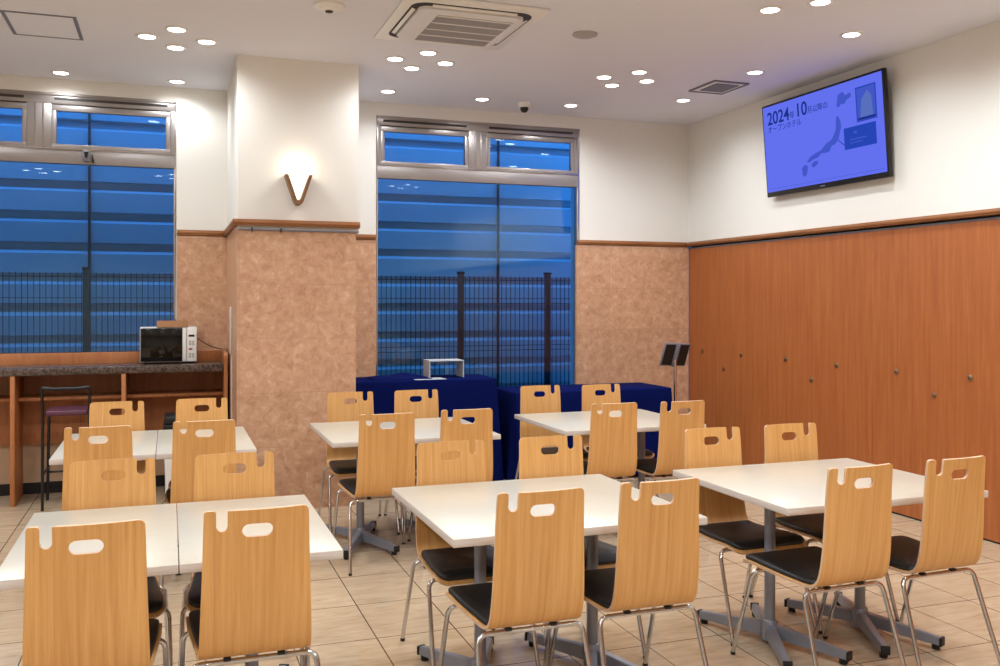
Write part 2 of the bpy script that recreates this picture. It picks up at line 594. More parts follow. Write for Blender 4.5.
# solid backing so the wall has its own thickness
add_box(bm, -7, 9.5, YE + .135, YE + .35, -.1, 5.6)
for xj in (-.72, 3.465, 7.6, -4.9):
    add_box(bm, xj - .012, xj + .012, YE - .006, YE + .02, -.1, 5.6, mi=1)
o = struct('exterior_louvre_wall', bm, [M['louvre'], M['fence']])
bm = bmesh.new(); add_box(bm, -7, 9.5, YB + .26, YE + .1, -.25, -.1); struct('ground_exterior', bm, M['asphalt'])

YFN = 9.15
fence = thing('wire_mesh_fence', 'dark welded wire mesh fence on posts outside the two windows', 'fence', (1.5, YFN, -.1))
posts = [-3.03, -1.84, -.70, .49, 1.66, 2.84, 3.81, 4.9, 5.9]
for px in posts:
    bm = bmesh.new()
    add_box(bm, px - 1.5 - .028, px - 1.5 + .028, -.03, .03, 0, 1.92, bevel=.006)
    pst = finish('post', bm, M['fence'], fence, 40)
    bm = bmesh.new()
    add_box(bm, px - 1.5 - .036, px - 1.5 + .036, -.038, .036, 1.9201, 1.95, bevel=.01)
    finish('post_cap', bm, M['fence'], pst, 40)
for a, b in zip(posts, posts[1:]):
    bm = bmesh.new()
    n = round((b - a - .06) / .05)
    for i in range(n + 1):
        x = a + .035 + (b - a - .07) * i / n - 1.5
        add_box(bm, x - .003, x + .003, -.045, -.039, .06, 1.90)
    for z in (.12, .17, .62, .67, 1.13, 1.18, 1.62, 1.67, 1.86):
        add_box(bm, a + .03 - 1.5, b - .03 - 1.5, -.039, -.033, z - .003, z + .003)
    finish('mesh_panel', bm, M['fence'], fence)

# ------------------------------------------------------------------ chair
CHAIR_PTS = [(0, .900), (.010, .82), (.024, .70), (.040, .57), (.052, .495), (.066, .450), (.092, .423), (.130, .413), (.20, .412), (.30, .416), (.40, .423), (.47, .425), (.508, .418), (.528, .402)]
def catmull(pts, n=8):
    out = []
    P_ = [pts[0]] + list(pts) + [pts[-1]]
    for i in range(1, len(P_) - 2):
        p0, p1, p2, p3 = P_[i - 1], P_[i], P_[i + 1], P_[i + 2]
        for k in range(n):
            t = k / n
            out.append(tuple(.5 * ((2 * b) + (-a + c) * t + (2 * a - 5 * b + 4 * c - d) * t * t + (-a + 3 * b - 3 * c + d) * t ** 3) for a, b, c, d in zip(p0, p1, p2, p3)))
    out.append(pts[-1])
    return out
PROF = catmull(CHAIR_PTS)
ARC = [0.]
for a, b in zip(PROF, PROF[1:]):
    ARC.append(ARC[-1] + math.dist(a, b))
SL = ARC[-1]
def prof_at(s):
    s = min(max(s, 0), SL - 1e-6)
    lo = 0
    while ARC[lo + 1] < s:
        lo += 1
    t = (s - ARC[lo]) / (ARC[lo + 1] - ARC[lo])
    y = PROF[lo][0] + (PROF[lo + 1][0] - PROF[lo][0]) * t
    z = PROF[lo][1] + (PROF[lo + 1][1] - PROF[lo][1]) * t
    e = .012
    def raw(q):
        q = min(max(q, 0), SL - 1e-6)
        i = 0
        while ARC[i + 1] < q:
            i += 1
        w = (q - ARC[i]) / (ARC[i + 1] - ARC[i])
        return (PROF[i][0] + (PROF[i + 1][0] - PROF[i][0]) * w, PROF[i][1] + (PROF[i + 1][1] - PROF[i][1]) * w)
    a, b = raw(s - e), raw(s + e)
    ty, tz = b[0] - a[0], b[1] - a[1]
    l = math.hypot(ty, tz)
    return y, z, -tz / l, ty / l      # position and normal (towards the sitter: forward on the back, up on the seat)
def half_width(s):
    pts = [(0, .160), (.2, .165), (.40, .172), (.48, .174), (.60, .182), (.80, .203), (SL, .205)]
    for (a, wa), (b, wb) in zip(pts, pts[1:]):
        if s <= b:
            return wa + (wb - wa) * (s - a) / (b - a)
    return pts[-1][1]
def shell_map(x, s, off):
    y, z, ny, nz = prof_at(s)
    k = max(0., 1 - s / .40)
    y += .80 * x * x * (k * k * (3 - 2 * k))
    # the back bows, so tilt the normal with it a little
    return Vector((x, y + ny * off, z + nz * off))
def arc_pts(cx, cy, r, a0, a1, n):
    return [(cx + r * math.cos(a0 + (a1 - a0) * i / n), cy + r * math.sin(a0 + (a1 - a0) * i / n)) for i in range(n + 1)]
def in_poly(p, poly):
    x, y = p
    c = False
    for (x0, y0), (x1, y1) in zip(poly, poly[1:] + poly[:1]):
        if (y0 > y) != (y1 > y) and x < (x1 - x0) * (y - y0) / (y1 - y0) + x0:
            c = not c
    return c
def seg_dist(p, poly):
    d = 9.
    for (x0, y0), (x1, y1) in zip(poly, poly[1:] + poly[:1]):
        vx, vy = x1 - x0, y1 - y0
        t = max(0, min(1, ((p[0] - x0) * vx + (p[1] - y0) * vy) / max(vx * vx + vy * vy, 1e-12)))
        d = min(d, math.hypot(p[0] - x0 - t * vx, p[1] - y0 - t * vy))
    return d
def sheet(outline, holes, step_x, step_s, margin):
    loops = [outline] + holes
    pts, edges = [], []
    for lp in loops:
        b = len(pts)
        pts += lp
        edges += [(b + i, b + (i + 1) % len(lp)) for i in range(len(lp))]
    xs = [p[0] for p in outline]
    ss = [p[1] for p in outline]
    x = min(xs) + step_x * .5
    while x < max(xs):
        s = min(ss) + step_s * .5
        while s < max(ss):
            if in_poly((x, s), outline) and not any(in_poly((x, s), h) for h in holes) and min(seg_dist((x, s), l) for l in loops) > margin:
                pts.append((x, s))
            s += step_s
        x += step_x
    v, e, f, _, _, _ = delaunay_2d_cdt([Vector(p) for p in pts], edges, [], 0, 1e-6)
    tris = []
    for t in f:
        c = (sum(v[i][0] for i in t) / len(t), sum(v[i][1] for i in t) / len(t))
        if in_poly(c, outline) and not any(in_poly(c, h) for h in holes):
            tris.append(t)
    return [tuple(p) for p in v], tris
def densify(poly, d):
    out = []
    for a, b in zip(poly, poly[1:] + poly[:1]):
        n = max(1, int(math.dist(a, b) / d))
        out += [(a[0] + (b[0] - a[0]) * i / n, a[1] + (b[1] - a[1]) * i / n) for i in range(n)]
    return out

def shell_outline():
    w0 = half_width(0)
    nx0, nx1, nd = -w0 + .036, -w0 + .070, .066        # coat notch in the top edge
    r = .020
    o = []
    o += arc_pts(-w0 + .012, .012, .012, PI, 1.5 * PI, 4)
    o += arc_pts(nx0 - .008, .008, .008, 1.5 * PI, 2 * PI, 3)
    rr = (nx1 - nx0) / 2
    o += [(nx0 + rr - rr * math.cos(a), nd - rr + rr * math.sin(a)) for a in [PI * i / 8 for i in range(9)]]
    o += [(nx1, .003), (nx1 + .003, 0)]
    o += arc_pts(w0 - r, r, r, 1.5 * PI, 2 * PI, 5)
    s = .05
    while s < SL - .055:
        o.append((half_width(s), s))
        s += .025
    rf = .05
    wf = half_width(SL)
    o += arc_pts(wf - rf, SL - rf, rf, 0, PI / 2, 7)
    o += arc_pts(-wf + rf, SL - rf, rf, PI / 2, PI, 7)
    s = SL - .058
    while s > .05:
        o.append((-half_width(s), s))
        s -= .025
    return o

def make_shell(parent):
    outline = densify(shell_outline(), .02)
    hw, hh, cr, cs = .047, .021, .021, .066
    hole = arc_pts(hw - cr, cs - hh + cr, cr, -PI / 2, 0, 5) + arc_pts(hw - cr, cs + hh - cr, cr, 0, PI / 2, 5) + arc_pts(-hw + cr, cs + hh - cr, cr, PI / 2, PI, 5) + arc_pts(-hw + cr, cs - hh + cr, cr, PI, 1.5 * PI, 5)
    hh_ = []
    for p in hole:
        if not hh_ or math.dist(p, hh_[-1]) > 1e-5:
            hh_.append(p)
    v, tris = sheet(outline, [hh_], .022, .016, .006)
    bm = bmesh.new()
    uvl = bm.loops.layers.uv.new('UVMap')
    T = .0055
    top = [bm.verts.new(shell_map(x, s, T)) for x, s in v]
    bot = [bm.verts.new(shell_map(x, s, -T)) for x, s in v]
    uvof = {}
    for i, p in enumerate(v):
        uvof[top[i]] = p
        uvof[bot[i]] = p
    cnt = {}
    for t in tris:
        for a, b in zip(t, list(t[1:]) + [t[0]]):
            cnt.setdefault(frozenset((a, b)), []).append((a, b))
        bm.faces.new([top[i] for i in t])
        bm.faces.new([bot[i] for i in t][::-1])
    for ed in cnt.values():
        if len(ed) == 1:
            a, b = ed[0]
            f = bm.faces.new((top[b], top[a], bot[a], bot[b]))
            f.material_index = 1
    for vv in list(bm.verts):
        if not vv.link_faces:
            bm.verts.remove(vv)
    for f in bm.faces:
        for l in f.loops:
            l[uvl].uv = uvof[l.vert]
    return finish('plywood_shell', bm, [M['chair_wood'], M['ply_edge']], parent, 45)

def make_pad(parent):
    s0, s1 = .50, SL - .016
    o = []
    rf = .04
    w0 = half_width(s0) - .010
    o += arc_pts(-w0 + .02, s0 + .02, .02, PI, 1.5 * PI, 4) + arc_pts(w0 - .02, s0 + .02, .02, 1.5 * PI, 2 * PI, 4)
    s = s0 + .05
    while s < s1 - .06:
        o.append((half_width(s) - .010, s)); s += .03
    w1 = half_width(s1) - .010
    o += arc_pts(w1 - rf, s1 - rf, rf, 0, PI / 2, 6) + arc_pts(-w1 + rf, s1 - rf, rf, PI / 2, PI, 6)
    s = s1 - .062
    while s > s0 + .05:
        o.append((-half_width(s) + .010, s)); s -= .03
    o = densify(o, .02)
    # inner rings follow the outline so the edge of the cushion rounds over
    cx, cs = 0, (s0 + s1) / 2
    rings = [(0, 0.), (0, .012), (.005, .0165), (.013, .0195), (.035, .022)]
    bm = bmesh.new()
    prev = None
    T = .0058
    n = len(o)
    for d, h in rings:
        ring = []
        for i, (x, s) in enumerate(o):
            a, b = o[i - 1], o[(i + 1) % n]
            tx, ts = b[0] - a[0], b[1] - a[1]
            l = math.hypot(tx, ts)
            nx, ns = -ts / l, tx / l
            if (cx - x) * nx + (cs - s) * ns < 0:
                nx, ns = -nx, -ns
            ring.append(bm.verts.new(shell_map(x + nx * d, s + ns * d, T + h)))
        if prev:
            for i in range(n):
                bm.faces.new((prev[i], prev[(i + 1) % n], ring[(i + 1) % n], ring[i]))
        prev = ring
    inner = [(x * .80, cs + (s - cs) * .80) for x, s in o]
    mid = [bm.verts.new(shell_map(x, s, T + .0225)) for x, s in inner]
    for i in range(n):
        bm.faces.new((prev[i], prev[(i + 1) % n], mid[(i + 1) % n], mid[i]))
    c = bm.verts.new(shell_map(0, cs, T + .0225))
    last = mid
    for k in (.5, .2):
        nxt = [bm.verts.new(shell_map(x * k, cs + (s - cs) * k, T + .0225)) for x, s in inner]
        for i in range(n):
            bm.faces.new((last[i], last[(i + 1) % n], nxt[(i + 1) % n], nxt[i]))
        last = nxt
    for i in range(n):
        bm.faces.new((last[i], last[(i + 1) % n], c))
    return finish('seat_pad', bm, M['pad'], parent, 60)

def make_chair():
    t = thing('dining_chair', '', 'chair')
    make_shell(t)
    make_pad(t)
    R = .0095
    rear = (.118, .391)
    front = (.420, .3975)
    for nm, (by, bz), hx, foot in (('rear', rear, .176, (.218, -.012)), ('front', front, .192, (.2245, .545))):
        for sx in (-1, 1):
            corner = Vector((sx * (hx + .022), by, bz))
            pts = fillet([(sx * .10, by, bz), corner, (sx * foot[0], foot[1], .012)], .040, 6)
            lg = tube('leg', pts, R, M['chrome'], t, 10)
            bm = bmesh.new()
            add_lathe(bm, [(0, 0), (.0102, 0), (.0108, .004), (.0108, .012), (.0098, .0135), (0, .0135)], 12, (sx * foot[0], foot[1], 0))
            finish('foot_cap', bm, M['black'], lg, 40)
        tube('crossbar', [(-.101, by, bz), (.101, by, bz)], R, M['chrome'], t, 10)
        for sx in (-1, 1):
            bm = bmesh.new()
            zt = prof_at(.5 + (by - .1))[1]
            zt = min(p[1] for p in PROF if abs(p[0] - by) < .03) - .0055
            add_box(bm, sx * .085 - .012, sx * .085 + .012, by - .012, by + .012, bz + .004, zt - .0002, bevel=.003)
            finish('mount', bm, M['black'], t, 40)
    return t

chair0 = make_chair()
_used = [False]
def place_chair(x, y, rz, label, group):
    if not _used[0]:
        _used[0] = True
        chair0.location = (x, y, 0)
        chair0.rotation_euler = (0, 0, rz)
        chair0['label'] = label
        chair0['group'] = group
        return chair0
    return dup(chair0, (x, y, 0), rz, label, group)

CH = {  # centre of the top of the back, rotation in degrees
    'Lnl': (-.225, 2.929, 0), 'Lnr': (.262, 2.97, 0), 'Mnl': (1.205, 2.925, 0), 'Mnr': (1.680, 2.945, 0), 'Rnl': (2.574, 2.942, 2.), 'Rnr': (3.082, 2.962, 2.),
    'Cnl': (-.34, 5.159, 0), 'Cnr': (.182, 5.227, 0), 'Anl': (1.182, 5.205, 0), 'Anr': (1.682, 5.265, 0), 'Bnl': (2.664, 5.268, 0), 'Bnr': (3.141, 5.236, 0),
    'Lfl': (-.213, 4.098, 180), 'Lfr': (.264, 4.098, 180), 'Mfl': (1.222, 4.108, 180), 'Mfr': (1.719, 4.108, 180), 'Rfl': (2.611, 4.106, 180), 'Rfr': (3.086, 4.106, 180),
    'Cfl': (-.31, 6.42, 180), 'Cfr': (.207, 6.45, 180), 'Afl': (1.211, 6.55, 180), 'Afr': (1.690, 6.55, 180), 'Bfl': (2.671, 6.58, 180), 'Bfr': (3.154, 6.52, 180),
}
TNAME = {'L': 'front left', 'M': 'front middle', 'R': 'front right', 'C': 'back left', 'A': 'back middle', 'B': 'back right'}
for k, (x, y, a) in CH.items():
    row = 'near' if k[1] == 'n' else 'far'
    lab = 'beech plywood chair on the %s side of the %s table, %s one' % (row, TNAME[k[0]], 'left' if k[2] == 'l' else 'right')
    place_chair(x, y, math.radians(a), lab, 'beech chairs around the white tables')

# ------------------------------------------------------------------ tables
def add_base(parent, px, py, ztop):
    pole = tube('pole', [(px, py, .035), (px, py, ztop - .006)], .0245, M['grey_metal'], parent, 20)
    bm = bmesh.new()
    add_lathe(bm, [(0, .015), (.036, .015), (.036, .098), (.031, .106), (.0246, .108)], 20, (px, py, 0))
    finish('hub', bm, M['grey_metal'], parent, 40)
    box('top_plate', (px - .10, px + .10, py - .16, py + .16, ztop - .0065, ztop - .0002), M['grey_metal'], parent, .001)
    for sx, sy in ((-1, -1), (1, -1), (-1, 1), (1, 1)):
        ex, ey = .155 * sx, .335 * sy
        L = math.hypot(ex, ey)
        ang = math.atan2(ey, ex)
        bm = bmesh.new()
        w0, w1 = .024, .017
        vs = []
        for (l, w, za, zb) in ((.030, w0, .030, .088), (L, w1, .022, .056)):
            vs.append([bm.verts.new(p) for p in ((l, -w, za), (l, w, za), (l, w * .8, zb), (l, -w * .8, zb))])
        a, b = vs
        bm.faces.new(a[::-1]); bm.faces.new(b)
        for i in range(4):
            bm.faces.new((a[i], a[(i + 1) % 4], b[(i + 1) % 4], b[i]))
        bmesh.ops.bevel(bm, geom=list(bm.edges), offset=.003, segments=2, affect='EDGES')
        bmesh.ops.transform(bm, matrix=Matrix.Translation((px, py, 0)) @ Matrix.Rotation(ang, 4, 'Z'), verts=bm.verts)
        arm = finish('foot_arm', bm, M['grey_metal'], parent, 40)
        bm = bmesh.new()
        add_lathe(bm, [(0, 0), (.016, 0), (.018, .004), (.018, .020), (.014, .0225), (0, .0225)], 14, (px + ex * .94, py + ey * .94, 0))
        add_box(bm, L - .002, L + .010, -.020, .020, .020, .058, bevel=.003, mat=Matrix.Translation((px, py, 0)) @ Matrix.Rotation(ang, 4, 'Z'))
        finish('foot_glide', bm, M['black'], arm, 40)

def table(x0, x1, y0, y1, poles, label, group, dy=0., rot=0.):
    cx, cy = (x0 + x1) / 2, (y0 + y1) / 2
    t = thing('dining_table', label, 'table', (cx, cy, 0), (0, 0, math.radians(rot)), group)
    Z = .715
    bm = bmesh.new()
    hx, hy = (x1 - x0) / 2, (y1 - y0) / 2
    add_box(bm, -hx, hx, -hy, hy, Z - .03, Z, bevel=.0025)
    for f in bm.faces:
        f.material_index = 0
    bm.normal_update()
    bmesh.ops.recalc_face_normals(bm, faces=bm.faces)
    for f in bm.faces:
        if f.normal.z < .9:
            f.material_index = 1
    finish('tabletop', bm, [M['table_top'], M['table_edge']], t, 40)
    for p in poles:
        add_base(t, p - cx, dy, Z - .03)
    return t
TG = 'white dining tables in two rows'
table(.936, 1.960, 3.097, 4.045, (1.186, 1.685), 'white-topped table in the middle of the front row, on two grey pedestals', TG, -.02, 0.)
table(2.341, 3.398, 3.114, 4.018, (2.57, 3.075), 'white-topped table at the right of the front row, nearest the brown partition', TG, -.02)
table(.904, 1.950, 5.433, 6.366, (1.149, 1.65), 'white-topped table in the middle of the back row, before the blue-draped tables', TG, -.05)
table(2.389, 3.424, 5.428, 6.366, (2.66, 3.17), 'white-topped table at the right of the back row, nearest the sign stand', TG, -.03)
table(-.497, .0295, 3.095, 4.035, (-.22,), 'left half of the joined white tables in the front left of the room', TG, -.030)
table(.0325, .551, 3.095, 4.035, (.29,), 'right half of the joined white tables in the front left of the room', TG, -.030)
table(-.589, -.0665, 5.354, 6.346, (-.33,), 'left half of the joined white tables in the back row by the counter', TG)
table(-.0635, .465, 5.354, 6.346, (.20,), 'right half of the joined white tables in the back row by the column', TG)

# ------------------------------------------------------------------ counter, stool, microwave, bin
ct = thing('bar_counter', 'brown wooden bar counter with speckled granite worktop under the left window', 'counter', (-1., 8.0, 0))
ox, oy = 1., -8.
def cbox(name, x0, x1, y0, y1, z0, z1, mat, bevel=.003):
    return box(name, (x0 + ox, x1 + ox, y0 + oy, y1 + oy, z0, z1), mat, ct, bevel)
cbox('worktop', -3.0, .417, 7.755, 8.20, .978, 1.036, M['granite'], .006)
cbox('backsplash', -3.0, .417, 8.202, 8.228, .978, 1.125, M['counter'])
for px, top in ((-2.35, .977), (-1.118, .977), (-.345, .977)):
    cbox('support_panel', px, px + .032, 7.757, 8.19, .0, top, M['counter'])
bm = bmesh.new()
# end panel with a rounded upper front corner
poly = [(8.2 + oy, 0), (7.735 + oy, 0), (7.735 + oy, 1.09)] + [(7.775 - .04 * math.cos(a) + oy, 1.09 + .04 * math.sin(a)) for a in (0.4, .8, 1.2, PI / 2)] + [(8.2 + oy, 1.13)]
a_ = [bm.verts.new((.418 + ox, y, z)) for y, z in poly]
b_ = [bm.verts.new((.446 + ox, y, z)) for y, z in poly]
bm.faces.new(a_); bm.faces.new(b_[::-1])
for i in range(len(poly)):
    bm.faces.new((a_[i], b_[i], b_[(i + 1) % len(poly)], a_[(i + 1) % len(poly)]))
finish('end_panel', bm, M['counter'], ct)
for a, b in ((-2.318, -1.119), (-1.085, -.346), (-.312, .417)):
    cbox('shelf', a, b, 7.90, 8.185, .775, .797, M['counter'], .002)
    cbox('back_panel', a, b, 8.191, 8.201, .40, .977, M['counter'], 0)

st = thing('bar_stool', 'tall black tube-framed bar stool with plum seat in front of the counter', 'stool', (-.715, 7.72, 0))
def stube(name, pts, r=.011, fil=.03):
    return tube(name, fillet(pts, fil) if len(pts) > 2 else pts, r, M['black_tube'], st, 10)
SW = .158
bm = bmesh.new()
pts = fillet([(-SW, -.185, 0.01), (-SW, -.165, .70), (-SW - .003, -.20, .905), (SW + .003, -.20, .905), (SW, -.165, .70), (SW, -.185, 0.01)], .03)
half = len(pts) // 2
stube('rear_leg', [(-SW, -.185, 0.0), (-SW, -.165, .70), (-SW - .003, -.19, .885)], .011)
stube('rear_leg', [(SW, -.185, 0.0), (SW, -.165, .70), (SW + .003, -.19, .885)], .011)
tube('top_rail', fillet([(-SW - .003, -.19, .885), (-SW, -.195, .903), (-.08, -.205, .895), (.08, -.205, .895), (SW, -.195, .903), (SW + .003, -.19, .885)], .02), .013, M['black_tube'], st, 10)
stube('front_leg', [(-SW + .01, .14, .688), (-SW - .01, .215, 0.0)])
stube('front_leg', [(SW - .01, .14, .688), (SW + .01, .215, 0.0)])
for z in (.22, .33):
    stube('foot_rail', [(-SW, .20 if z < .3 else .185, z), (SW, .20 if z < .3 else .185, z)], .008)
for sx in (-1, 1):
    stube('side_rail', [(sx * SW, -.178, .26), (sx * SW, .19, .26)], .008)
bm = bmesh.new()
add_box(bm, -SW + .012, SW - .012, -.165, .165, .690, .732, bevel=.014, seg=3)
finish('seat', bm, M['purple'], st, 50)

mw = thing('microwave_oven', 'white microwave oven with black glass door at the right end of the counter', 'microwave', (0, 8.04, 1.048))
box('body', (-.217, .217, -.10, .14, 0.0, .283), M['silver'], mw, .006)
box('door', (-.212, .104, -.118, -.1002, .008, .276), M['door_glass'], mw, .004)
hd = box('handle', (.106, .136, -.124, -.1002, .008, .276), M['white_plastic'], mw, .005)
pn = box('control_panel', (.138, .214, -.114, -.1002, .006, .277), M['white_plastic'], mw, .003)
box('display', (.152, .198, -.1155, -.1142, .205, .222), M['black'], pn)
for i, (zz, rowm) in enumerate(((.165, 'vent_grey'), (.145, 'vent_grey'), (.105, 'red'), (.065, 'vent_grey'), (.045, 'vent_grey'))):
    for j in range(2 if i != 2 else 1):
        xx = .155 + j * .024
        box('button', (xx, xx + (.018 if i != 2 else .026), -.1155, -.1142, zz - .007, zz + .008), M[rowm], pn)
for sx in (-1, 1):
    for yy in (-.07, .10):
        bm = bmesh.new(); add_lathe(bm, [(0, -.0118), (.014, -.0118), (.014, -.0002), (0, -.0002)], 12, (sx * .18, yy, 0)); finish('foot', bm, M['black'], mw, 40)
bx = bmesh.new()
# shallow open tray of brown card on the oven
for (a, b, c, d, z0, z1) in ((-.12, .12, -.09, .09, 0, .004), (-.12, .12, -.09, -.086, .004, .05), (-.12, .12, .086, .09, .004, .05), (-.12, -.116, -.086, .086, .004, .05), (.116, .12, -.086, .086, .004, .05)):
    add_box(bx, a, b, c, d, z0, z1)
tray = finish('card_tray', bx, M['card'], None, None, (.03, 8.02, 1.3315))
tag(tray, 'shallow brown card tray lying on top of the microwave', 'tray')
cord = tube('power_cord', [(.217, 8.06, 1.24), (.27, 8.07, 1.20), (.34, 8.09, 1.16), (.415, 8.08, 1.142), (.4545, 7.98, 1.145), (.4555, 7.97, 1.05), (.4555, 7.99, .6), (.4555, 7.96, .2), (.4555, 7.97, .02)], .0035, M['black'], None, 8)
tag(cord, 'thin dark power cord running from the microwave down behind the counter end', 'cord')
duct = thing('cable_duct', 'pale vertical cable duct fixed to the left side of the marble column', 'duct', (CX0 - .006, 7.55, 0))
box('cover', (-.016, -.0002, -.05, .05, 1.13, 1.50), M['duct'], duct, .006)
box('back_plate', (-.005, -.0001, -.030, .030, .001, 1.129), M['duct'], duct, .001)

bn = thing('waste_bin', 'white waste bin with black lid in front of the counter', 'bin', (.085, 7.50, 0))
bm = bmesh.new()
vs = []
for z, a, b in ((0, .105, .13), (.58, .12, .145)):
    vs.append([bm.verts.new(p) for p in ((-a, -b, z), (a, -b, z), (a, b, z), (-a, b, z))])
bm.faces.new(vs[0][::-1]); bm.faces.new(vs[1])
for i in range(4):
    bm.faces.new((vs[0][i], vs[0][(i + 1) % 4], vs[1][(i + 1) % 4], vs[1][i]))
bmesh.ops.bevel(bm, geom=list(bm.edges), offset=.012, segments=3, affect='EDGES')
finish('bin_body', bm, M['white_plastic'], bn, 40)
bm = bmesh.new()
add_box(bm, -.124, .124, -.149, .149, .5805, .615, bevel=.005)
add_box(bm, -.115, .115, -.135, .14, .6151, .68, bevel=.015)
lid = finish('lid', bm, M['black'], bn, 40)

# ------------------------------------------------------------------ draped tables at the window
def draped(name, x0, x1, y0, y1, z, label, seed, sag=True):
    """cloth over a table: flat top, four hanging sides with soft folds"""
    rnd = random.Random(seed)
    cx, cy = (x0 + x1) / 2, (y0 + y1) / 2
    t = thing('draped_table', label, 'table', (cx, cy, 0), (0, 0, 0), 'blue-draped tables under the window')
    hx, hy = (x1 - x0) / 2, (y1 - y0) / 2
    bm = bmesh.new()
    add_box(bm, -hx + .02, hx - .02, -hy + .02, hy - .02, z - .035, z - .006, bevel=.003)
    finish('tabletop', bm, M['table_edge'], t, 40)
    for sx in (-1, 1):
        for sy in (-1, 1):
            tube('leg', [(sx * (hx - .06), sy * (hy - .06), 0), (sx * (hx - .06), sy * (hy - .06), z - .036)], .014, M['black_tube'], t)
    # perimeter
    per = []
    n = 60
    step = .03
    def run(a, b, nx, ny):
        L = math.dist(a, b)
        m = max(2, int(L / step))
        return [((a[0] + (b[0] - a[0]) * i / m, a[1] + (b[1] - a[1]) * i / m), (nx, ny)) for i in range(m)]
    per += run((-hx, -hy), (hx, -hy), 0, -1) + run((hx, -hy), (hx, hy), 1, 0) + run((hx, hy), (-hx, hy), 0, 1) + run((-hx, hy), (-hx, -hy), -1, 0)
    N = len(per)
    ph = [rnd.uniform(0, 6.28) for _ in range(4)]
    def wave(i):
        u = i * step
        return .5 * math.sin(u * 17 + ph[0]) + .35 * math.sin(u * 29 + ph[1]) + .25 * math.sin(u * 7 + ph[2])
    rows = []
    for j, zz in enumerate((z, z - .004, z - .014, z - .10, z - .25, z - .42, z - .60, .03)):
        fall = (z - zz) / z
        ring = []
        for i, ((px, py), (nx, ny)) in enumerate(per):
            out = (0, .004, .007, .009, .013, .018, .023, .028)[j]
            o_ = out + fall * .016 * wave(i)
            corner = 1 - min(1, min(math.dist((px, py), (a * hx, b * hy)) for a in (-1, 1) for b in (-1, 1)) / .10)
            o_ += fall * .05 * corner
            ring.append(bm.verts.new((px + nx * o_, py + ny * o_, max(zz, .015))) if False else (px + nx * o_, py + ny * o_, zz))
        rows.append(ring)
    bm = bmesh.new()
    V = [[bm.verts.new(p) for p in ring] for ring in rows]
    for a, b in zip(V, V[1:]):
        for i in range(N):
            bm.faces.new((a[i], a[(i + 1) % N], b[(i + 1) % N], b[i]))
    bm.faces.new(V[0])
    finish('cloth', bm, M['cloth'], t, 50)
    return t
dl = draped('draped_table', 1.40, 2.57, 7.30, 7.76, .902, 'taller navy-draped table beside the column, with a grey riser on it', 3)
dr = draped('draped_table', 2.73, 4.20, 7.24, 7.80, .778, 'lower navy-draped table in front of the marble wall by the sign stand', 5)

bm = bmesh.new()
# crumpled bundle of spare cloth on the taller table
nx, ny = 26, 14
grid = []
for j in range(ny + 1):
    rowv = []
    for i in range(nx + 1):
        u, v = i / nx, j / ny
        e = (math.sin(PI * u) ** .7) * (math.sin(PI * v) ** .7)
        z = e * (.030 + .008 * math.sin(9 * u + 3 * v) + .005 * math.sin(17 * v - 6 * u))
        rowv.append(bm.verts.new((-.24 + .48 * u + .01 * math.sin(14 * v), -.17 + .34 * v + .012 * math.sin(11 * u), max(z, 0) + .001)))
    grid.append(rowv)
for j in range(ny):
    for i in range(nx):
        bm.faces.new((grid[j][i], grid[j][i + 1], grid[j + 1][i + 1], grid[j + 1][i]))
r = bmesh.ops.extrude_face_region(bm, geom=list(bm.faces))
for vv in r['geom']:
    if isinstance(vv, bmesh.types.BMVert):
        vv.co.z += .004
ob = finish('folded_cloth', bm, M['cloth'], None, 60, (1.80, 7.54, .902))
tag(ob, 'spare navy cloth lying rumpled on the taller draped table', 'cloth')
rs = bmesh.new()
add_box(rs, -.150, .150, -.10, .10, .138, .145)
add_box(rs, -.150, -.143, -.10, .10, 0, .1379)
add_box(rs, .143, .150, -.10, .10, 0, .1379)
ob = finish('display_riser', rs, M['grey_board'], None, None, (2.195, 7.56, .9025))
tag(ob, 'grey open-fronted display riser standing on the taller draped table', 'riser')
ob = box('paper_sheet', (-.13, .13, -.09, .09, 0, .002), M['grey_board'])
ob.location = (2.02, 7.40, .9025)
tag(ob, 'pale grey sheet lying flat beside the riser on the draped table', 'sheet')

# ------------------------------------------------------------------ sign stand
ss = thing('sign_stand', 'metal floor stand holding a black panel seen from behind, before the marble wall', 'stand', (4.315, 7.36, 0))
lathe('base', [(0, 0), (.15, 0), (.15, .008), (.14, .012), (.02, .016), (0, .016)], M['grey_metal'], ss, 32)
tube('pole', [(0, 0, .0161), (0, 0, 1.02)], .013, M['steel_polished'], ss, 14)
mt = Matrix.Translation((.0, -.005, 1.06)) @ Matrix.Rotation(math.radians(5), 4, 'Z') @ Matrix.Rotation(math.radians(20), 4, 'X') @ Matrix.Rotation(math.radians(3), 4, 'Y')
bm = bmesh.new(); add_box(bm, -.137, .137, .0, .016, -.11, .11, bevel=.003, mat=mt); fr_ = finish('panel_frame', bm, M['hatch_grey'], ss, 40)
for a, b in ((-.126, -.022), (.022, .126)):
    bm = bmesh.new(); add_box(bm, a, b, -.004, -.0002, -.098, .098, mat=mt); finish('black_panel', bm, M['black'], fr_)
bm = bmesh.new(); add_box(bm, -.018, .018, -.020, -.0003, -.112, .10, bevel=.003, mat=mt); finish('bracket', bm, M['hatch_grey'], ss, 40)

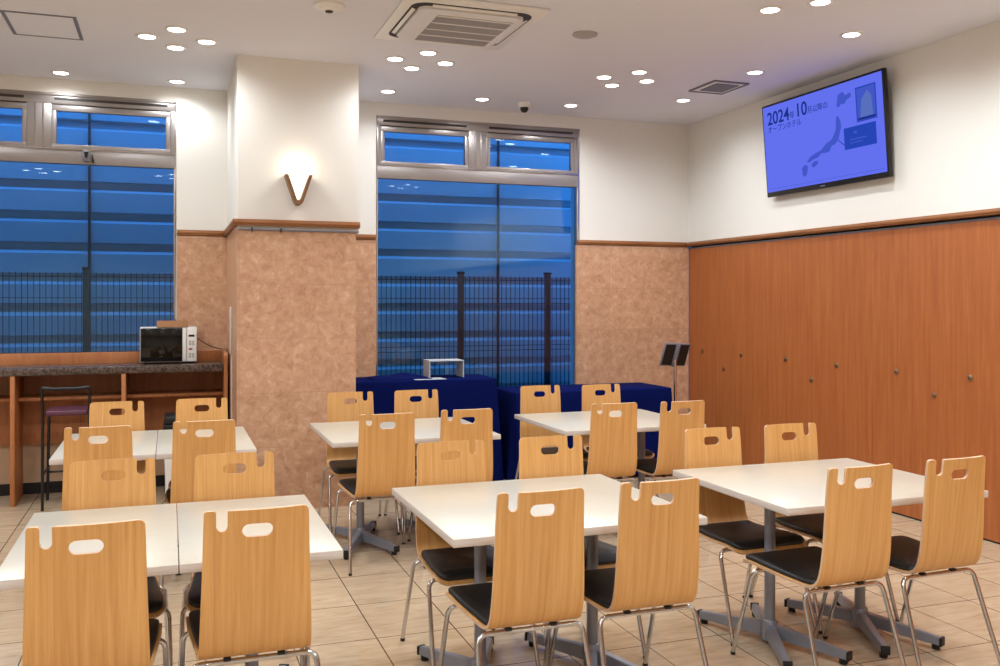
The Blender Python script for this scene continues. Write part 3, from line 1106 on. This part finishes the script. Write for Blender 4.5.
# ------------------------------------------------------------------ wall sconce and picture rail on the column
sc = thing('wall_sconce', 'V-shaped wooden wall lamp glowing on the white column', 'lamp', (.898, CY, 2.25))
def vband(w_in, w_out, h, z0):
    return None
bm = bmesh.new()
pts_o = [(-.100, .222), (-.032, .020), (-.018, .004), (0, 0), (.018, .004), (.032, .020), (.100, .222)]
pts_i = [(-.076, .222), (-.014, .040), (-.007, .033), (0, .031), (.007, .033), (.014, .040), (.076, .222)]
for y0, y1 in ((-.095, -.0005),):
    vo = [[bm.verts.new((x, y, z)) for x, z in pts_o] for y in (y0, y1)]
    vi = [[bm.verts.new((x, y, z)) for x, z in pts_i] for y in (y0, y1)]
    for i in range(6):
        bm.faces.new((vo[0][i], vo[0][i + 1], vi[0][i + 1], vi[0][i]))
        bm.faces.new((vo[1][i + 1], vo[1][i], vi[1][i], vi[1][i + 1]))
        bm.faces.new((vo[0][i + 1], vo[0][i], vo[1][i], vo[1][i + 1]))
        bm.faces.new((vi[0][i], vi[0][i + 1], vi[1][i + 1], vi[1][i]))
    for i in (0, 6):
        bm.faces.new((vo[0][i], vi[0][i], vi[1][i], vo[1][i]))
bmesh.ops.bevel(bm, geom=list(bm.edges), offset=.003, segments=2, affect='EDGES')
finish('wood_frame', bm, M['sconce_wood'], sc, 40)
prism('glass_shade', [(-.066, .205), (-.010, .046), (0, .038), (.010, .046), (.066, .205)], -.075, -.012, M['sconce_glow'], sc)
ld = bpy.data.lights.new('sconce_bulb', 'POINT')
ld.energy = 1.5
ld.color = (1, .86, .66)
ld.shadow_soft_size = .03
lo = link('sconce_bulb', ld, sc, (0, -.075, .27))

pr = thing('picture_rail', 'slim grey hanging rail with hooks under the dado on the column', 'rail', (CX0, CY, 2.066))
box('rail_bar', (.004, CX1 - CX0 - .004, -.026, -.013, -.006, .006), M['hatch_grey'], pr, .002)
for hx in (.10, .305):
    bm = bmesh.new()
    add_box(bm, hx - .008, hx + .008, -.032, -.0262, -.014, .012, bevel=.002)
    add_tube(bm, [(hx, -.029, -.012), (hx, -.031, -.024), (hx, -.040, -.026), (hx, -.044, -.018)], .002, 8)
    finish('hook', bm, M['slot'], pr, 40)

# ------------------------------------------------------------------ television
TA = math.radians(4.5)
TW, TH = 1.452, .785
tv = thing('wall_television', 'large wall-mounted television with blue hotel map slide, high on the right wall', 'television', (4.872, 6.082, 2.838), (TA, 0, -PI / 2))
bm = bmesh.new()
add_box(bm, -TW / 2, TW / 2, .0, .035, -TH / 2, TH / 2, bevel=.005)
add_box(bm, -TW / 2 + .25, TW / 2 - .25, .0352, .055, -TH / 2 + .1, TH / 2 - .2, bevel=.008)
finish('cabinet', bm, M['black'], tv, 40)
box('wall_bracket', (-.2, .2, .0555, .075, -.15, .12), M['hatch_grey'], tv, .003)
SX0, SX1, SZ0, SZ1 = -TW / 2 + .018, TW / 2 - .018, -TH / 2 + .040, TH / 2 - .018
E_ = lambda n, c, s=1.: emission(n, c, s)
m_scr = E_('screen blue', (.125, .165, .86, 1))
m_txt = E_('screen navy', (.012, .030, .26, 1))
m_mid = E_('screen map blue', (.055, .095, .56, 1))
m_box = E_('screen caption blue', (.020, .060, .46, 1))
m_lite = E_('screen pale', (.24, .34, .95, 1))
m_bld = E_('screen building', (.10, .16, .50, 1))
screen = box('screen', (SX0, SX1, -.003, -.0002, SZ0, SZ1), m_scr, tv)
def S(fx, fy):
    return (SX0 + (SX1 - SX0) * fx, SZ1 - (SZ1 - SZ0) * fy)
def spoly(name, pts, mat, layer=1):
    return prism(name, [S(*p) for p in pts], -.003 - .0008 * layer, -.0032, mat, screen)
def srect(name, x0, y0, x1, y1, mat, layer=1):
    return spoly(name, [(x0, y1), (x1, y1), (x1, y0), (x0, y0)], mat, layer)
spoly('map_island', [(.345 + (a_ - .345) * 1.17, b_ + .012) for a_, b_ in [(.62, .10), (.655, .075), (.672, .12), (.705, .105), (.712, .15), (.68, .17), (.665, .205), (.64, .20), (.625, .225), (.61, .215), (.63, .165)]], m_mid)
spoly('map_island', [(.345 + (a_ - .345) * 1.17, b_ + .012) for a_, b_ in [(.602, .325), (.615, .31), (.628, .36), (.634, .43), (.620, .50), (.610, .56), (.585, .60), (.560, .61), (.545, .66), (.530, .67), (.520, .645), (.485, .665), (.460, .70), (.43, .71), (.39, .735), (.375, .725), (.405, .675), (.45, .645), (.485, .63), (.505, .60), (.525, .57), (.560, .545), (.580, .50), (.595, .45), (.60, .38)]], m_mid)
spoly('map_island', [(.345 + (a_ - .345) * 1.17, b_ + .012) for a_, b_ in [(.41, .755), (.435, .735), (.46, .735), (.455, .77), (.425, .80), (.412, .79)]], m_mid)
spoly('map_island', [(.345 + (a_ - .345) * 1.17, b_ + .012) for a_, b_ in [(.335, .785), (.355, .755), (.378, .76), (.380, .80), (.370, .86), (.352, .885), (.340, .86), (.348, .82)]], m_mid)
srect('photo_frame', .805, .09, .955, .445, m_box)
srect('photo_sky', .813, .105, .947, .435, m_mid, 2)
spoly('photo_building', [(.832, .415), (.930, .42), (.920, .20), (.892, .14), (.878, .17), (.848, .22)], m_bld, 3)
srect('photo_base', .818, .405, .945, .43, m_txt, 4)
srect('caption_box', .70, .475, .942, .70, m_box)
srect('caption_line', .775, .525, .80, .55, m_mid, 2)
srect('caption_line', .745, .60, .87, .612, m_mid, 2)
srect('caption_line', .745, .635, .84, .645, m_mid, 2)
spoly('pointer_line', [(.652, .585), (.702, .655), (.702, .645), (.654, .578)], m_txt)
srect('slide_rule', .02, .962, .98, .966, m_mid)
def stext(body, fx, fy, size, mat, bold=0., sx=1.):
    cu = bpy.data.curves.new('slide_text', 'FONT')
    cu.body = body
    cu.size = size
    cu.extrude = .0004
    cu.offset = bold
    o = bpy.data.objects.new('slide_text_curve', cu)
    COL.objects.link(o)
    bpy.context.view_layer.update()
    me = bpy.data.meshes.new_from_object(o.evaluated_get(bpy.context.evaluated_depsgraph_get()))
    bpy.data.objects.remove(o)
    bpy.data.curves.remove(cu)
    me.materials.clear()
    me.materials.append(mat)
    x, z = S(fx, fy)
    t = link('slide_text', me, screen, (x, -.0042, z))
    t.rotation_euler = (PI / 2, 0, 0)
    t.scale = (sx, 1, 1)
    return t
stext('2024', .040, .215, .150, m_txt, .0022)
stext('\u5e74', .252, .205, .066, m_txt, .0)
stext('10', .305, .21, .152, m_txt, .0022)
stext('\u6708\u4ee5\u964d\u306e', .412, .205, .062, m_txt, .0)
stext('\u30aa\u30fc\u30d7\u30f3\u30db\u30c6\u30eb', .040, .305, .064, m_txt, .0)
srect('slide_badge', .0, .0, .001, .001, m_scr)
box('maker_mark', (-.03, .03, -.0015, -.0002, -TH / 2 + .014, -TH / 2 + .022), M['hatch_grey'], tv)

# ------------------------------------------------------------------ ceiling fittings
ac = thing('ceiling_air_conditioner', 'white ceiling cassette air conditioner with square grille', 'air conditioner', (1.752, 5.705, ZC))
def rounded_square(h, r, n=6):
    o = []
    for cx, cy, a in ((h - r, h - r, 0), (-h + r, h - r, PI / 2), (-h + r, -h + r, PI), (h - r, -h + r, 1.5 * PI)):
        o += arc_pts(cx, cy, r, a, a + PI / 2, n)
    return o
def add_plate(bm, loop, z0, z1, mi=0):
    a = [bm.verts.new((x, y, z0)) for x, y in loop]
    b = [bm.verts.new((x, y, z1)) for x, y in loop]
    bm.faces.new(a[::-1]).material_index = mi
    bm.faces.new(b).material_index = mi
    for i in range(len(loop)):
        bm.faces.new((a[i], a[(i + 1) % len(loop)], b[(i + 1) % len(loop)], b[i])).material_index = mi
box('outer_panel', (-.447, .447, -.475, .475, -.018, -.0002), M['white_plastic'], ac, .006)
bm = bmesh.new(); add_plate(bm, rounded_square(.385, .09), -.021, -.0182); finish('slot_ring', bm, M['slot'], ac)
bm = bmesh.new(); add_plate(bm, rounded_square(.338, .06), -.040, -.0212); bmesh.ops.bevel(bm, geom=[e for e in bm.edges if abs(e.verts[0].co.z + .040) < 1e-5 and abs(e.verts[1].co.z + .040) < 1e-5], offset=.008, segments=2, affect='EDGES'); inner = finish('inner_panel', bm, M['white_plastic'], ac, 40)
for k in range(4):
    mt = Matrix.Rotation(k * PI / 2, 4, 'Z') @ Matrix.Translation((0, .362, -.026)) @ Matrix.Rotation(math.radians(20), 4, 'X')
    bm = bmesh.new(); add_box(bm, -.27, .27, -.012, .012, -.003, .003, bevel=.002, mat=mt); finish('air_flap', bm, M['white_plastic'], ac, 40)
bm = bmesh.new()
add_box(bm, -.205, .285, -.245, .325, -.0425, -.0402)
gr = finish('intake_grille', bm, M['vent_grey'], ac)
for yy in (-.237, -.0985, .04, .1785, .317):
    bm = bmesh.new(); add_box(bm, -.205, .285, yy - .008, yy + .008, -.047, -.0427, bevel=.0015); finish('grille_bar', bm, M['white_plastic'], gr, 40)
bm = bmesh.new()
for i in range(38):
    yy = -.230 + i * .0146
    add_box(bm, -.203, .283, yy - .0022, yy + .0022, -.0455, -.0427)
finish('grille_slat', bm, M['slat_grey'], gr)

sd = thing('smoke_detector', 'round white smoke detector on the ceiling left of the air conditioner', 'detector', (.912, 5.623, ZC))
lathe('base', [(0, -.0002), (.095, -.0002), (.095, -.012), (.088, -.02), (.0, -.02)], M['white_plastic'], sd, 32)
lathe('sensor_head', [(.062, -.0202), (.059, -.030), (.050, -.036), (0, -.038)], M['white_plastic'], sd, 24)
lathe('chamber', [(.024, -.0382), (.022, -.044), (.0, -.047)], M['slot'], sd, 16)
sp = thing('ceiling_speaker', 'round grey flush disc on the ceiling right of the air conditioner', 'speaker', (2.623, 5.652, ZC))
lathe('rim', [(.0, -.0002), (.085, -.0002), (.085, -.008), (.075, -.012), (.0, -.012)], M['vent_grey'], sp, 32)
lathe('disc', [(.070, -.0122), (.06, -.018), (0, -.021)], M['vent_grey'], sp, 32)

vt = thing('ceiling_vent', 'square ventilation grille on the ceiling near the television', 'vent', (4.315, 6.665, ZC))
vt.rotation_euler = (0, 0, 0)
bm = bmesh.new()
for (a, b, c, d) in ((-.165, .165, -.20, -.185), (-.165, .165, .185, .20), (-.165, -.15, -.185, .185), (.15, .165, -.185, .185)):
    add_box(bm, a, b, c, d, -.014, -.0002, bevel=.002)
finish('frame', bm, M['hatch_grey'], vt, 40)
box('back_plate', (-.15, .15, -.185, .185, -.006, -.0003), M['white_plastic'], vt)
bm = bmesh.new()
for i in range(15):
    yy = -.12 + i * .0172
    add_box(bm, -.10, .115, yy - .005, yy + .005, -.014, -.0062)
finish('grille_slat', bm, M['hatch_grey'], vt)

hp = thing('ceiling_access_hatch', 'square access hatch outlined in grey on the ceiling at the upper left', 'hatch', (-.765, 6.68, ZC))
bm = bmesh.new()
for (a, b, c, d) in ((-.215, .215, -.275, -.253), (-.215, .215, .253, .275), (-.215, -.193, -.253, .253), (.193, .215, -.253, .253)):
    add_box(bm, a, b, c, d, -.004, -.0002)
finish('frame', bm, M['hatch_grey'], hp)
box('cover', (-.192, .192, -.252, .252, -.003, -.0003), M['ceiling'], hp)

cam_t = thing('ceiling_dome_camera', 'small white security camera with dark dome on the ceiling above the middle window', 'camera', (3.02, 7.80, ZC))
lathe('base', [(0, -.0002), (.058, -.0002), (.058, -.035), (.050, -.045), (0, -.045)], M['white_plastic'], cam_t, 24)
lathe('dome', [(.038, -.0452), (.037, -.062), (.027, -.080), (.012, -.088), (0, -.090)], M['black'], cam_t, 20)

bk = thing('door_sensor', 'small dark sensor box on the steel bar of the left window', 'sensor', (-.60, YB + .0105, 2.715))
box('body', (-.055, -.005, -.05, -.0002, -.04, .045), M['hatch_grey'], bk, .004)
prism('lens_cover', [(-.048, .035), (-.012, .035), (-.022, -.012), (-.038, -.012)], -.056, -.0503, M['black'], bk)
prism('clip', [(.012, .03), (.03, -.045), (.012, -.045)], -.02, -.0002, M['black'], bk)

# downlights
SPOT_W = 29.
def make_downlight():
    t = thing('recessed_downlight', '', 'light', (0, 0, ZC))
    lathe('trim_ring', [(.050, -.0002), (.074, -.0002), (.076, -.003), (.070, -.008), (.056, -.008), (.050, -.003)], M['white_plastic'], t, 28)
    lathe('lens', [(0, -.0012), (.0555, -.0012), (.0555, -.006), (0, -.006)], M['lens'], t, 24)
    return t
dl0 = make_downlight()
spot_data = {}
def spot(power):
    if power not in spot_data:
        d = bpy.data.lights.new('downlight_bulb', 'SPOT')
        d.energy = power
        d.color = (.90, .96, 1.0)
        d.spot_size = math.radians(160)
        d.spot_blend = .75
        d.shadow_soft_size = .045
        spot_data[power] = d
    return spot_data[power]
first = [True]
def downlight(x, y, label, group, power=SPOT_W):
    if first[0]:
        first[0] = False
        o = dl0
        o.location = (x, y, ZC)
        o['label'] = label
        o['group'] = group
    else:
        o = dup(dl0, (x, y, ZC), 0, label, group)
    return o
lamps = []
GL = 'recessed ceiling downlights'
def cluster(cx, cy, who, only=None):
    for nm, dx, dy in (('leftmost', -.192, 0), ('farthest', -.008, .228), ('nearest', -.006, -.240), ('rightmost', .192, 0)):
        lamps.append((cx + dx, cy + dy, 'recessed downlight, the %s of the four-lamp cluster %s' % (nm, who)))
cluster(.054, 6.702, 'on the left of the ceiling')
cluster(1.764, 6.698, 'just beyond the air conditioner')
cluster(3.46, 6.682, 'between the camera and the square vent')
lamps += [(3.467, 4.79, 'recessed downlight, left one of the two at the upper edge above the television'),
          (3.661, 4.565, 'recessed downlight, right one of the two at the upper edge above the television'),
          (-.796, 8.0, 'recessed downlight close above the left window, the one near its middle'),
          (.063, 8.0, 'recessed downlight close above the right end of the left window'),
          (1.759, 7.76, 'recessed downlight just right of the column, above the middle window'),
          (2.612, 7.78, 'recessed downlight above the middle window, left of the dome camera'),
          (3.456, 7.75, 'recessed downlight above the middle window, right of the dome camera'),
          (4.305, 7.21, 'recessed downlight beside the square vent, nearest the back right corner'),
          (4.305, 6.139, 'recessed downlight between the square vent and the television'),
          (4.300, 5.05, 'recessed downlight above the right part of the television')]
allsp = []
for (x, y, lab) in lamps:
    downlight(x, y, lab, GL)
    k_ = 1.0
    if y > 6.3 and x < 2.2 and y < 7.2:
        k_ = .86
    elif x > 2.5:
        k_ = 1.25
    allsp.append((x, y, SPOT_W * k_))
# the same fittings go on over the nearer half of the room, out of the picture
far = []
seen_in_glass = 'recessed downlight over the nearer tables, seen only as a reflection in the window glass'
for cy in (4.56, 2.43, .30, -1.85):
    for cx in (-3.35, -1.65, .06, 1.76, 3.46):
        if cy > 4 and cx > 3.4:
            allsp.append((3.46, 4.35, SPOT_W * 2))
            continue
        if abs(cy - 2.43) < .01 and cx > -2.:
            for dx, dy in ((-.192, 0), (-.008, .228), (-.006, -.240), (.192, 0)):
                downlight(cx + dx, cy + dy, seen_in_glass, 'downlights mirrored in the windows')
                far.append((cx + dx, cy + dy, SPOT_W * .9))
            continue
        far.append((cx, cy, SPOT_W * 3.6))
far.append((-1.65, 6.70, SPOT_W * 4)); far.append((-3.35, 6.70, SPOT_W * 4))
for yy in (3.97, 2.89, 1.81, .73):
    far.append((4.30, yy, SPOT_W * 2.2))
allsp += far
for (x, y, p) in allsp:
    o = link('downlight_bulb', spot(round(p, 3)), None, (x, y, ZC - .012))

# ------------------------------------------------------------------ world, camera, view
w = bpy.data.worlds.new('dusk')
scene.world = w
w.use_nodes = True
nt = w.node_tree
nt.nodes.clear()
out = nt.nodes.new('ShaderNodeOutputWorld')
bg = nt.nodes.new('ShaderNodeBackground')
bg.inputs['Color'].default_value = (.055, .225, .57, 1)
bg.inputs['Strength'].default_value = 5.8
nt.links.new(bg.outputs[0], out.inputs[0])

F_, YAW, PITCH, ROLL, SH = 926.66, .3434, .002, .0011, -30.67
cam = bpy.data.cameras.new('camera')
cam.sensor_width = 36.
cam.sensor_fit = 'HORIZONTAL'
cam.lens = 36. * F_ / 1000.
cam.shift_y = SH / 1000.
cam.clip_end = 60.
co = bpy.data.objects.new('camera', cam)
COL.objects.link(co)
fwd = Vector((math.sin(YAW), math.cos(YAW), 0))
rgt = Vector((math.cos(YAW), -math.sin(YAW), 0))
up = Vector((0, 0, 1))
f2 = fwd * math.cos(PITCH) - up * math.sin(PITCH)
u2 = up * math.cos(PITCH) + fwd * math.sin(PITCH)
r3 = rgt * math.cos(ROLL) + u2 * math.sin(ROLL)
u3 = u2 * math.cos(ROLL) - rgt * math.sin(ROLL)
mw_ = Matrix((r3, u3, -f2)).transposed().to_4x4()
mw_.translation = (0, 0, 1.55)
co.matrix_world = mw_
scene.camera = co
vs_ = scene.view_settings
vs_.view_transform = 'Standard'
vs_.look = 'None'
vs_.gamma = 1.
vs_.exposure = 0.
vs_.use_curve_mapping = False
